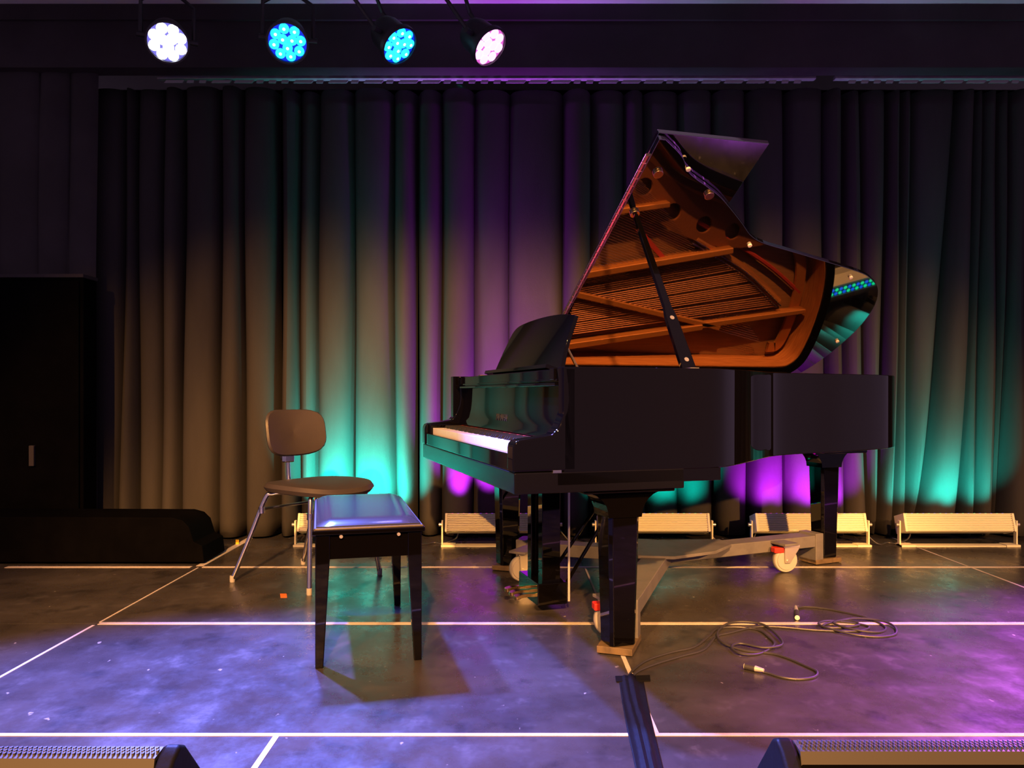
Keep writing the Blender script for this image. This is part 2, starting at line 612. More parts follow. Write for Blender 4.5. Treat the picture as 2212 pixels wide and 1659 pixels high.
# ------------------------------------------------------------------ floor LED bars
def led_bar(label, px0, y, kind, power, tilt_y=0.95, cone=92, spill=45):
    """px0: photograph column of its left end"""
    x0 = (px0 - VPX) / FPX * y
    Lb = 0.655
    root = tag(empty('led_floor_bar', (x0, y, 0)), label, 'floor light', 'LED floor bars in front of the drapes')
    # tilted housing: ribbed back towards the hall, lenses up towards the drape
    tilt = Matrix.Translation((0, 0.03, 0.13)) @ Matrix.Rotation(math.radians(-17), 4, 'X')
    b = MB()
    b.box((0.012, -0.045, -0.055), (Lb - 0.012, 0.055, 0.045), tilt)
    for k in range(10):
        z = -0.052 + k * 0.0105
        b.box((0.012, -0.054, z), (Lb - 0.012, -0.045, z + 0.0066), tilt)
    b.build('housing', M['alu'], root)
    e = MB().box((0.0, -0.058, -0.058), (0.014, 0.06, 0.05), tilt).build('end_plate', M['alu'], root, bevel=0.002)
    share(e, (Lb - 0.014, 0, 0), root)
    br = MB()
    br.box((-0.022, -0.012, 0.0), (-0.014, 0.014, 0.15)).box((Lb + 0.014, -0.012, 0.0), (Lb + 0.022, 0.014, 0.15))
    br.box((-0.022, -0.035, 0.0), (Lb + 0.022, 0.03, 0.007))
    br.box((-0.022, -0.04, 0.0), (0.06, 0.035, 0.011)).box((Lb - 0.06, -0.04, 0.0), (Lb + 0.022, 0.035, 0.011))
    br.build('bracket', M['alu'], root)
    for kx in (-0.034, Lb + 0.026):
        MB().tube([(kx - 0.004, 0.0, 0.125), (kx + 0.012, 0.0, 0.125)], 0.011, 10).build('bracket_knob', M['zinc'], root, smooth=True)
    # lens row on top
    if kind == 'teal':
        cols = [(0.0, 1.0, 0.35), (0.0, 0.12, 1.0)]
        lcol = (0.0, 0.80, 0.62)
    else:
        cols = [(1.0, 0.0, 0.55), (0.25, 0.0, 1.0)]
        lcol = (0.52, 0.02, 0.95)
    ms = [mat('bar_led_a', (0.1, 0.1, 0.1), 0.3, emis=cols[0], estr=2.2), mat('bar_led_b', (0.1, 0.1, 0.1), 0.3, emis=cols[1], estr=2.2)]
    MB().box((0.02, -0.03, 0.045), (Lb - 0.02, 0.045, 0.047), tilt).build('lens_strip', M['lampbody'], root)
    first = [None, None]
    for k in range(18):
        for r in range(2):
            i = (k + r) % 2
            if first[i] is None:
                first[i] = MB().lathe([(0.013, 0.0), (0.013, 0.004), (0.007, 0.008)], 10).build('bar_led', ms[i], root)
                o = first[i]
            else:
                o = share(first[i], parent=root)
            o.matrix_local = tilt @ Matrix.Translation((0.04 + k * (Lb - 0.08) / 17, -0.011 + r * 0.036, 0.047))
    for k in range(4):
        lx = x0 + Lb * (0.14 + 0.24 * k)
        spot('led_bar_beam', (lx, y + 0.055, 0.187), (lx, y + 0.055 + tilt_y, 1.19), power, lcol, cone, 1.0, 0.02)
    spot('led_bar_spill', (x0 + Lb / 2, y + 0.05, 0.187), (x0 + Lb / 2, y + 0.05, 1.19), spill, (0.25, 0.62, 0.8) if kind == 'teal' else (0.5, 0.3, 0.9), 36, 1.0, 0.03)
    return root


YB = 4.56
led_bar('LED floor bar half hidden behind the bench and chair legs', 645, YB, 'teal', 165)
led_bar('LED floor bar in the gap between bench and rear piano leg', 962, YB, 'purple', 210, 0.58, 76)
led_bar('LED floor bar behind the nearest piano leg', 1293, YB, 'teal', 45)
led_bar('LED floor bar behind the dolly wheel and piano tail leg', 1630, YB, 'purple', 60)
led_bar('LED floor bar standing alone at the far right before the drape', 1949, YB, 'teal', 50)


def cable(name, label, pts, r, group=None, n=8, mat_='cable', zoff=None):
    P_ = smooth_path(pts, n)
    o = MB().tube(P_, r, 7).build(name, M[mat_], smooth=True)
    tag(o, label, 'cable', group)
    return o


def flc(pts, r):
    return [fl(x, y) + Vector((0, 0, r)) for x, y in pts]


for (a, lab) in ((648, 'black power lead lying between bench bar and its neighbour bar'), (980, 'black power lead running under the piano keyboard along the drape foot'),
                 (1300, 'black power lead along the drape foot behind the dolly'), (1640, 'black power lead between the dolly bar and the rightmost bar')):
    x0 = (a - VPX) / FPX * YB + 0.62
    cable('power_lead', lab, [(x0, 4.60, 0.10), (x0 + .06, 4.58, 0.03), (x0 + 0.1, 4.57, 0.006), (x0 + 0.17, 4.62, 0.006), (x0 + 0.22, 4.60, 0.006),
                              (x0 + 0.3, 4.63, 0.03), (x0 + 0.32, 4.63, 0.10)], 0.005, 'power leads between the LED bars')

# ------------------------------------------------------------------ black things at the far left
cab = tag(empty('equipment_cabinet', (-3.20, 4.50, 0)), 'tall black equipment cabinet at the far left edge of the stage', 'cabinet')
MB().box((-0.90, 0.0, 0.0), (0.70, 0.15, 1.593)).build('body', M['black_flat'], cab, bevel=0.008)
MB().box((-0.90, -0.012, 1.58), (0.705, 0.152, 1.602)).build('top_edge', M['bulkhead'], cab, bevel=0.004)
MB().box((-0.88, -0.015, 0.04), (-0.05, 0.0, 1.56)).build('door', M['black_flat'], cab, bevel=0.003)
MB().box((-0.04, -0.015, 0.04), (0.68, 0.0, 1.56)).build('door', M['black_flat'], cab, bevel=0.003)
MB().box((0.40, -0.035, 0.48), (0.43, -0.015, 0.60)).build('door_handle', M['bulkhead'], cab, bevel=0.004)
case = tag(empty('flight_case', (-1.885, 4.05, 0)), 'long low black case with a rounded end on the floor before the cabinet', 'case')
prof = [(-1.35, 0.012), (-1.35, 0.24), (-1.33, 0.255), (0.10, 0.25), (0.155, 0.235), (0.19, 0.20), (0.215, 0.12), (0.26, 0.10), (0.27, 0.012)]
MB().prism(prof, lambda a, b: Vector((a, 0.0, b)), lambda a, b: Vector((a, 0.30, b))).build('body', M['black_flat'], case, bevel=0.006)
for fx in (-1.2, -0.22, 0.20):
    MB().box((fx - 0.03, 0.04, 0.0), (fx + 0.03, 0.26, 0.014)).build('foot', M['black_flat'], case)

# ------------------------------------------------------------------ the grand piano
TH = math.atan2(0.42, 1.34)
PO = Vector((0.0085, 2.47, 0))
W = 1.545
piano = tag(empty('grand_piano', PO, TH), 'black polished grand piano with its lid propped open on the stage', 'piano')


def spl(pts, n=8):
    return [(p.x, p.y) for p in smooth_path([(a, b, 0) for a, b in pts], n)]


# outline (u along the strings, v from treble to bass)
bent = spl([(0.60, 0.0), (0.74, 0.004), (0.84, 0.05), (1.0, 0.17), (1.17, 0.31), (1.30, 0.395), (1.5, 0.455), (1.72, 0.50), (1.96, 0.565),
            (2.10, 0.625), (2.215, 0.72), (2.295, 0.86), (2.335, 1.02), (2.345, 1.18), (2.335, 1.34), (2.30, 1.46), (2.22, 1.53), (2.12, W)], 8)
outer = [(0.175, 0.0)] + bent + [(0.15, W)]


def offset(poly, d):
    out = []
    n = len(poly)
    for i, p in enumerate(poly):
        a = Vector(poly[max(i - 1, 0)])
        b = Vector(poly[min(i + 1, n - 1)])
        t = (b - a).normalized()
        nn = Vector((-t.y, t.x))
        out.append((p[0] + nn.x * d, p[1] + nn.y * d))
    return out


RT, RB = 0.990, 0.640
TH_R = 0.055
inner = offset(outer, TH_R)


def wall(o_, i_, zb, zt):
    m = MB()
    n = len(o_)
    vs_ = [(a, b, zb) for a, b in o_] + [(a, b, zt) for a, b in o_] + [(a, b, zb) for a, b in i_] + [(a, b, zt) for a, b in i_]
    fs = []
    for i in range(n - 1):
        j = i + 1
        fs += [(i, j, n + j, n + i), (2 * n + j, 2 * n + i, 3 * n + i, 3 * n + j), (n + i, n + j, 3 * n + j, 3 * n + i), (j, i, 2 * n + i, 2 * n + j)]
    fs += [(0, n, 3 * n, 2 * n), (n - 1, 3 * n - 1, 4 * n - 1, 2 * n - 1)]
    return m.add(vs_, fs)


wall(outer, inner, RB, RT).build('rim', M['piano'], piano, smooth=True, bevel=0.004)
# veneered inner face of the rim
k0 = next(i for i, p in enumerate(outer) if p[0] > 0.33)
kk = [i for i in range(len(outer)) if i >= k0]
iv_o = [inner[i] for i in kk][:-1] + [(0.40, W - TH_R)]
iv_i = offset(iv_o, 0.006)
wall(iv_o, iv_i, 0.80, RT - 0.012).build('inner_rim', M['veneer'], piano, smooth=True)
# S-shaped arms
armp = [(0.0, 0.645), (0.0, 0.725), (0.003, 0.738), (0.010, 0.747), (0.024, 0.752), (0.105, 0.762), (0.134, 0.768), (0.152, 0.785), (0.166, 0.812),
        (0.179, 0.845), (0.184, 0.88), (0.182, 0.93), (0.174, RT), (0.22, RT), (0.22, 0.645)]
for v0, v1 in ((0.0, 0.07), (W - 0.07, W)):
    MB().prism(armp, lambda a, b: Vector((a, v0, b)), lambda a, b: Vector((a, v1, b))).build('arm', M['piano'], piano, bevel=0.008, seg=4)
    MB().box((0.02, min(v0 + .07, W - .105) if v0 == 0 else W - 0.105, 0.68), (0.19, 0.105 if v0 == 0 else W - 0.07, 0.748)).build('key_block', M['piano'], piano, bevel=0.006)
MB().box((0.004, 0.0, 0.575), (0.62, W, 0.645)).build('keybed', M['piano_in'], piano, bevel=0.004)
MB().box((0.15, 0.0, 0.598), (0.765, 0.07, 0.642)).build('bottom_rail', M['piano'], piano, bevel=0.003)
MB().box((0.006, 0.07, 0.645), (0.028, W - 0.07, 0.703)).build('keyslip', M['piano'], piano, bevel=0.004)
MB().box((0.135, -0.004, 0.641), (0.165, 0.02, 0.651)).build('corner_plate', M['steel'], piano, bevel=0.001)
# keyboard
kb = MB().box((0.034, 0.105, 0.66), (0.20, W - 0.105, 0.697)).build('keyboard', M['piano_in'], piano)
kw = (W - 0.215) / 52
wk = MB().box((0.0, 0.0006, 0.0), (0.15, kw - 0.0006, 0.030)).build('white_key', M['ivory'], kb, bevel=0.0012)
wk.location = (0.034, 0.1075, 0.700)
bk = MB().add([(0, 0, 0), (0.098, 0, 0), (0.098, 0.0115, 0), (0, 0.0115, 0), (0.008, 0.001, 0.0125), (0.098, 0.001, 0.0125), (0.098, 0.0105, 0.0125), (0.008, 0.0105, 0.0125)],
              [(3, 2, 1, 0), (4, 5, 6, 7), (0, 1, 5, 4), (1, 2, 6, 5), (2, 3, 7, 6), (3, 0, 4, 7)]).build('black_key', M['ebony'], kb)
firstb = True
for k in range(52):
    if k:
        share(wk, (0.034, 0.1075 + k * kw, 0.700), kb)
    # from the treble end C8 B7 A7 ... : a black key between neighbours except B/C and E/F
    note = k % 7  # 0=C 1=B 2=A 3=G 4=F 5=E 6=D
    if note in (1, 2, 3, 5, 6) and k < 51:
        loc = (0.086, 0.1075 + (k + 1) * kw - 0.00575, 0.730)
        if firstb:
            bk.location = loc
            firstb = False
        else:
            share(bk, loc, kb)
MB().box((0.176, 0.105, 0.728), (0.186, W - 0.105, 0.742)).build('key_felt', M['felt'], piano)
# fallboard, shelf, music desk
fbp = [(0.176, 0.746), (0.181, 0.765), (0.190, 0.785), (0.197, 0.82), (0.200, 0.86), (0.202, 0.93), (0.222, 0.93), (0.222, 0.746)]
fb = MB().prism(fbp, lambda a, b: Vector((a, 0.07, b)), lambda a, b: Vector((a, W - 0.07, b))).build('fallboard', M['piano'], piano, smooth=True, bevel=0.003)
tx = bpy.data.curves.new('maker_lettering', 'FONT')
tx.body = 'YAMAHA'
tx.size = 0.042
tx.extrude = 0.0006
tx.align_x = 'CENTER'
to = bpy.data.objects.new('maker_lettering_tmp', tx)
COL.objects.link(to)
dg = bpy.context.evaluated_depsgraph_get()
tm = bpy.data.meshes.new_from_object(to.evaluated_get(dg))
bpy.data.objects.remove(to)
let = bpy.data.objects.new('maker_lettering', tm)
COL.objects.link(let)
tm.materials.clear()
tm.materials.append(M['cable'])
let.parent = fb
# text x -> -v, text y -> z, facing -u
let.matrix_local = Matrix(((0, 0.196, -0.98, 0.1893), (-1, 0, 0, W / 2), (0, 0.98, 0.196, 0.7870), (0, 0, 0, 1)))
MB().box((0.168, 0.07, 0.928), (0.235, W - 0.07, 0.938)).box((0.176, 0.07, 0.943), (0.235, W - 0.07, 0.951)).build('shelf_lip', M['piano'], piano, bevel=0.0015)
MB().box((0.182, 0.06, 0.938), (0.235, W - 0.06, 0.985)).build('shelf_front', M['piano'], piano, bevel=0.003)
MB().box((0.235, 0.06, 0.955), (0.46, W - 0.06, 0.978)).build('music_shelf', M['piano'], piano, bevel=0.003)
for v0 in (0.09, W - 0.13):
    MB().box((0.172, v0, 0.948), (0.20, v0 + 0.04, 0.988)).build('shelf_block', M['piano'], piano, bevel=0.002)
# desk panel in its own tilted plane: a across, b up
tl = math.atan2(0.065, 0.2)


def deskm(off):
    return lambda a, b: Vector((0.278 + b * math.sin(tl) + off * math.cos(tl), a, 0.985 + b * math.cos(tl) - off * math.sin(tl)))


deskp = spl([(0.30, 0.0), (0.33, 0.10), (0.325, 0.20)], 4)[:-1] + spl([(0.325, 0.222), (0.5, 0.244), (0.75, 0.252), (0.98, 0.244), (1.07, 0.225), (1.11, 0.19)], 6) + spl([(1.11, 0.19), (1.16, 0.10), (1.205, 0.0)], 4)[1:]
dk = MB().prism(deskp, deskm(0.0), deskm(0.016)).build('music_desk', M['piano'], piano, bevel=0.003)
MB().prism([(0.33, -0.004), (1.18, -0.004), (1.18, 0.012), (0.33, 0.012)], deskm(-0.05), deskm(0.0)).build('desk_ledge', M['piano'], dk, bevel=0.002)
MB().tube([Vector((0.42, 0.45, 0.98)), deskm(0.016)(0.45, 0.15)], 0.006, 8).build('desk_strut', M['brass'], dk)

# soundboard, iron plate, strings
inn2 = offset(iv_o, 0.008)
sbp = inn2 + [(0.40, inn2[0][1])]
MB().prism(sbp, lambda a, b: Vector((a, b, 0.815)), lambda a, b: Vector((a, b, 0.825))).build('soundboard', M['sound'], piano)
plate_o = offset(iv_o, 0.045)
plate_i = offset(iv_o, 0.105)
sel = [i for i in range(len(plate_o)) if plate_o[i][0] > 0.62]
po, pi_ = [plate_o[i] for i in sel], [plate_i[i] for i in sel]
pl = wall(po, pi_, 0.845, 0.862).build('iron_plate', M['plate'], piano, smooth=True, bevel=0.004)


def pbar(a, b, w0, w1, z0, z1, name='plate_strut'):
    A, B = Vector(a), Vector(b)
    t = (B - A).normalized()
    n = Vector((-t.y, t.x))
    q = [A + n * w0, B + n * w1, B - n * w1, A - n * w0]
    return MB().prism([(p.x, p.y) for p in q], lambda a_, b_: Vector((a_, b_, z0)), lambda a_, b_: Vector((a_, b_, z1))).build(name, M['plate'], pl, bevel=0.005)


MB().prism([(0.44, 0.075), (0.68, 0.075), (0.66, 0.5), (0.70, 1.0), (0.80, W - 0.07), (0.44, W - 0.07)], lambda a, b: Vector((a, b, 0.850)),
           lambda a, b: Vector((a, b, 0.868))).build('pin_web', M['plate_shaded'], pl, bevel=0.004)
pbar((0.55, 1.452), (1.60, 1.272), 0.019, 0.017, 0.855, 0.925)
pbar((1.55, 1.275), (2.26, 1.155), 0.018, 0.014, 0.855, 0.915)
pbar((0.60, 1.075), (1.72, 1.278), 0.017, 0.014, 0.855, 0.915)
pbar((0.58, 1.055), (1.66, 0.818), 0.019, 0.017, 0.855, 0.925)
pbar((0.56, 0.735), (1.22, 0.60), 0.017, 0.014, 0.855, 0.92)
pbar((0.56, 0.42), (0.98, 0.34), 0.015, 0.012, 0.855, 0.91)
# webbed treble part of the plate with its row of round sound holes
holes = [(1.075, 0.53), (1.27, 0.645), (1.47, 0.70), (1.655, 0.725)]
wo = spl([(0.80, 0.20), (1.05, 0.385), (1.30, 0.515), (1.60, 0.60), (1.86, 0.665), (1.88, 0.78), (1.62, 0.815), (1.36, 0.765), (1.16, 0.685), (0.94, 0.56), (0.76, 0.36), (0.80, 0.20)], 5)[:-1]
bmw = bmesh.new()
edges = []
for loop in [wo] + [[(hu + 0.047 * math.cos(2 * PI * k / 20), hv + 0.047 * math.sin(2 * PI * k / 20)) for k in range(20)] for hu, hv in holes]:
    vv_ = [bmw.verts.new((a_, b_, 0.862)) for a_, b_ in loop]
    for i in range(len(vv_)):
        edges.append(bmw.edges.new((vv_[i], vv_[(i + 1) % len(vv_)])))
bmesh.ops.triangle_fill(bmw, use_beauty=True, use_dissolve=False, edges=edges)
mew = bpy.data.meshes.new('treble_web')
bmw.to_mesh(mew)
bmw.free()
mew.materials.append(M['plate_shaded'])
wob = bpy.data.objects.new('treble_web', mew)
COL.objects.link(wob)
wob.parent = pl
sw = wob.modifiers.new('thick', 'SOLIDIFY')
sw.thickness = 0.014
for (hu, hv) in holes:
    MB().tube([(hu + 0.052 * math.cos(2 * PI * k / 24), hv + 0.052 * math.sin(2 * PI * k / 24), 0.866) for k in range(24)], 0.008, 8, closed=True).build('plate_ring', M['plate_shaded'], pl, smooth=True)
# bass bridge / hitch row
hitch = spl([(1.42, 0.80), (1.573, 0.865), (1.76, 0.948), (1.91, 1.038), (2.06, 1.138)], 10)
MB().tube([(a + 0.03, b - 0.02, 0.858) for a, b in hitch], 0.022, 8).build('hitch_rail', M['plate'], pl, smooth=True)
hp = MB()
for i, (a, b) in enumerate(hitch):
    for off in (0.0, 0.022):
        hp.tube([(a + off, b - off * .5, 0.86), (a + off, b - off * .5, 0.905)], 0.0045, 6)
tag(hp.build('hitch_pins', M['steel'], pl), kind='stuff')
ft = spl([(1.15, 0.79), (1.30, 0.70), (1.6, 0.80), (1.9, 0.93), (2.16, 1.08)], 6)
MB().tube([(a + .06, b - .02, 0.852) for a, b in ft[6:]], 0.012, 6).build('hitch_felt', M['felt'], pl)
MB().prism([(1.10, 0.74), (1.30, 0.90), (1.285, 0.92), (1.085, 0.76)], lambda a, b: Vector((a, b, 0.862)), lambda a, b: Vector((a, b, 0.885))).build('plate_felt', M['felt'], pl)
bs = MB()
for k in range(30):
    t = k / 29
    i = int(6 + t * (len(hitch) - 7))
    a, b = hitch[i]
    bs.tube([(0.62, 1.05 + 0.33 * t, 0.895), (a, b, 0.893)], 0.0030 if t > 0.4 else 0.0022, 5)
tag(bs.build('bass_strings', M['copper'], piano, smooth=True), kind='stuff')
ts = MB()
for k in range(60):
    t = k / 59
    v0 = 0.12 + 0.92 * t
    ue = 0.86 + 1.18 * t ** 0.9
    ve = v0 + 0.30 + 0.08 * t - 0.05
    ts.tube([(0.60, v0 + 0.02, 0.882), (ue, min(ve, 1.42), 0.882)], 0.0011, 4)
tag(ts.build('treble_strings', M['steel'], piano), kind='stuff')
tp = MB()
for k in range(74):
    for r in range(3):
        vv = 0.11 + (W - 0.24) * k / 73
        tp.tube([(0.46 + r * 0.03 + 0.03 * math.sin(k * 0.9), vv, 0.866), (0.46 + r * 0.03 + 0.03 * math.sin(k * 0.9), vv, 0.898)], 0.0034, 5)
tag(tp.build('tuning_pins', M['steel'], piano), kind='stuff')
dmp = MB()
for k in range(62):
    v = 0.30 + 1.12 * k / 61
    dmp.box((0.70, v, 0.89), (0.79, v + 0.011, 0.915))
tag(dmp.build('dampers', M['piano_in'], piano), kind='stuff')
# case bottom beams
MB().box((0.5, 0.30, 0.655), (2.15, 0.42, 0.72), Matrix.Translation((0, 0.55, 0))).build('beam', M['piano_in'], piano)
MB().box((0.6, 0.18, 0.655), (0.72, W - 0.06, 0.72)).build('beam', M['piano_in'], piano)
MB().box((2.02, 0.88, 0.628), (2.24, 1.40, 0.655)).build('tail_block', M['piano'], piano, bevel=0.004)
MB().box((1.90, 0.84, 0.600), (2.16, 1.36, 0.630)).build('tail_block', M['piano'], piano, bevel=0.004)

# lid, hinged on the bass side
AL = math.radians(31)
HZ = 1.000


def lidm(off):
    return lambda u_, s: Vector((u_, W - s * math.cos(AL) + off * math.sin(AL), HZ + s * math.sin(AL) + off * math.cos(AL)))


lide = spl([(0.66, 1.60), (0.74, 1.545), (0.81, 1.47), (0.925, 1.407), (1.02, 1.352), (1.175, 1.235), (1.27, 1.158), (1.36, 1.116), (1.5, 1.082), (1.69, 1.038),
            (1.98, 0.968), (2.10, 0.922), (2.21, 0.842), (2.295, 0.71), (2.34, 0.54), (2.345, 0.37), (2.325, 0.20), (2.28, 0.06), (2.22, 0.0)], 6)
lidp = [(0.612, 0.0), (0.612, 1.613)] + [(0.64, 1.613)] + lide
lid = MB().prism(lidp, lidm(0.0), lidm(0.022)).build('lid', M['lid_under'], piano, smooth=True, bevel=0.0025)
MB().prism([(0.614, 0.0), (0.614, 1.62), (1.085, 1.625), (1.085, 0.0)], lidm(0.027), lidm(0.047)).build('front_flap', M['lid_under'], piano, bevel=0.0025)
hg = MB()
for k in range(38):
    s0 = 0.05 + k * 0.039
    f = lidm(0.012)
    hg.tube([f(0.606, s0), f(0.606, s0 + 0.034)], 0.0085, 8)
tag(hg.build('lid_hinge', M['brass'], piano, smooth=True), 'brass piano hinge')
MB().box((0.3, W - 0.03, 0.986), (2.2, W + 0.012, 0.999)).build('side_hinge', M['brass'], piano)


def lid_disc(u_, s, r, h, name, m):
    f0, f1 = lidm(0.0), lidm(-h)
    mm = MB()
    mm.prism([(u_ + r * math.cos(2 * PI * k / 14), s + r * math.sin(2 * PI * k / 14)) for k in range(14)], f0, f1)
    mm.build(name, m, lid, smooth=True, bevel=0.002)


for (u_, s) in ((0.677, 1.457), (0.946, 1.371), (0.671, 1.240)):
    lid_disc(u_, s, 0.020, 0.012, 'prop_cup', M['brass'])
for (u_, s) in ((0.79, 1.552 - .06), (1.297, 1.100), (1.978, 0.924), (2.291, 0.385)):
    lid_disc(u_, s, 0.010, 0.010, 'lid_bumper', M['ivory'])
# prop stick
pb, pt = Vector((0.668, 0.045, 0.972)), lidm(-0.012)(0.671, 1.240)
dv = (pt - pb)
Ls = dv.length
dn = dv.normalized()
uax = Vector((1, 0, 0))
nax = dn.cross(uax).normalized()
stk = MB()
prof = [(0.0, 0.026), (0.02, 0.028), (0.20, 0.0245), (0.26, 0.022), (0.30, 0.015), (0.6, 0.0125), (Ls - 0.02, 0.010), (Ls, 0.006)]
vs_, fs = [], []
for a, hw in prof:
    c = pb + dn * a
    for sx, sy in ((-1, -1), (1, -1), (1, 1), (-1, 1)):
        vs_.append(c + uax * hw * sx + nax * 0.009 * sy)
for i in range(len(prof) - 1):
    for k in range(4):
        fs.append((i * 4 + k, i * 4 + (k + 1) % 4, i * 4 + 4 + (k + 1) % 4, i * 4 + 4 + k))
fs += [(3, 2, 1, 0), tuple(len(prof) * 4 - 4 + k for k in range(4))]
prop = stk.add(vs_, fs).build('lid_prop', M['piano'], piano, bevel=0.002)
pm = MB()
for a in (0.055, 0.245):
    c = pb + dn * a - nax * 0.010
    c2 = pb + dn * a + nax * 0.010
    pm.tube([c - uax * 0, c2], 0.009, 10)
pm.box((0.655, 0.02, 0.965), (0.69, 0.055, 0.992))
pm.build('prop_fitting', M['zinc'], prop, smooth=True)


# legs
def leg(u_, v_, top, flare=True):
    root = MB()
    b_, t_ = 0.048, 0.060
    z0, z1 = 0.030, top
    vs_, fs = [], []
    for z, h in ((z0, b_), (z1 - 0.03, t_), (z1, t_)):
        c = h * 0.22
        ring = [(-h + c, -h), (h - c, -h), (h, -h + c), (h, h - c), (h - c, h), (-h + c, h), (-h, h - c), (-h, -h + c)]
        vs_ += [(u_ + a, v_ + b, z) for a, b in ring]
    for i in range(2):
        for k in range(8):
            fs.append((i * 8 + k, i * 8 + (k + 1) % 8, i * 8 + 8 + (k + 1) % 8, i * 8 + 8 + k))
    fs += [tuple(range(8))[::-1], tuple(16 + k for k in range(8))]
    lg = root.add(vs_, fs).build('leg', M['piano'], piano, bevel=0.002)
    if flare:
        pr = []
        for k in range(7):
            an = PI / 2 * k / 6
            pr.append((0.062 + 0.09 * (1 - math.cos(an)), top - 0.09 * (1 - math.sin(an)) + 0.0))
        poly = [(-a, b) for a, b in pr[::-1]] + pr + []
        poly = [(-0.062, top - 0.09)] + [(-a, b) for a, b in pr[1:]] + [(0.152, top)] + [(a, b) for a, b in pr[::-1][1:]]
        MB().prism(poly, lambda a, b: Vector((u_ + a, v_ - 0.062, b)), lambda a, b: Vector((u_ + a, v_ + 0.062, b))).build('leg_bracket', M['piano'], lg)
        MB().box((u_ - 0.17, v_ - 0.10, top), (u_ + 0.17, v_ + 0.10, top + 0.03)).build('leg_block', M['piano'], lg, bevel=0.004)
    return lg


leg(0.42, 0.11, 0.565)
leg(0.42, W - 0.12, 0.565)
leg(2.10, 1.09, 0.600)
# pedal lyre
ly = MB().box((0.28, 0.66, 0.545), (0.46, 0.90, 0.576)).build('lyre_head', M['piano'], piano, bevel=0.004)
LV = 0.72
MB().box((0.325, LV - 0.09, 0.10), (0.405, LV - 0.04, 0.55)).build('lyre_post', M['piano'], ly, bevel=0.003)
MB().box((0.325, LV + 0.05, 0.10), (0.405, LV + 0.10, 0.55)).build('lyre_post', M['piano'], ly, bevel=0.003)
MB().box((0.295, LV - 0.12, 0.035), (0.425, LV + 0.13, 0.125)).build('lyre_box', M['piano'], ly, bevel=0.004)
for k in range(3):
    vv = LV - 0.065 + 0.065 * k
    pd = spl([(0.30, 0.0), (0.27, 0.002), (0.24, 0.001), (0.212, -0.006)], 4)
    m = MB()
    for i in range(len(pd) - 1):
        pass
    hw = [0.011] * 5 + [0.012 + 0.0012 * i for i in range(len(pd) - 5)]
    vs_, fs = [], []
    for i, (a, z) in enumerate(pd):
        h = hw[i] if i < len(pd) - 1 else 0.008
        for sy, sz in ((-1, -1), (1, -1), (1, 1), (-1, 1)):
            vs_.append((a, vv + h * sy, 0.068 + z + 0.0075 * sz))
    for i in range(len(pd) - 1):
        for q in range(4):
            fs.append((i * 4 + q, i * 4 + (q + 1) % 4, i * 4 + 4 + (q + 1) % 4, i * 4 + 4 + q))
    fs += [(3, 2, 1, 0), tuple(len(pd) * 4 - 4 + q for q in range(4))]
    m.add(vs_, fs).build('pedal', M['brass'], ly, bevel=0.002)
    MB().tube([(0.365, vv, 0.12), (0.365, vv, 0.56)], 0.004, 8).build('pedal_rod', M['brass'], ly, smooth=True)
for s in (-1, 1):
    MB().tube([(0.425, LV + 0.005 + s * 0.09, 0.10), (0.82, LV + 0.005 + s * 0.05, 0.65)], 0.008, 8).build('lyre_brace', M['piano'], ly, smooth=True)
MB().tube([(0.432, LV - 0.118, 0.045), (0.432, LV - 0.118, 0.55)], 0.005, 8).build('lyre_rod', M['alu_dim'], ly, smooth=True)

# ------------------------------------------------------------------ piano dolly


def pw(u_, v_, z=0.0):
    return PO + Vector((math.cos(TH) * u_ - math.sin(TH) * v_, math.sin(TH) * u_ + math.cos(TH) * v_, z))


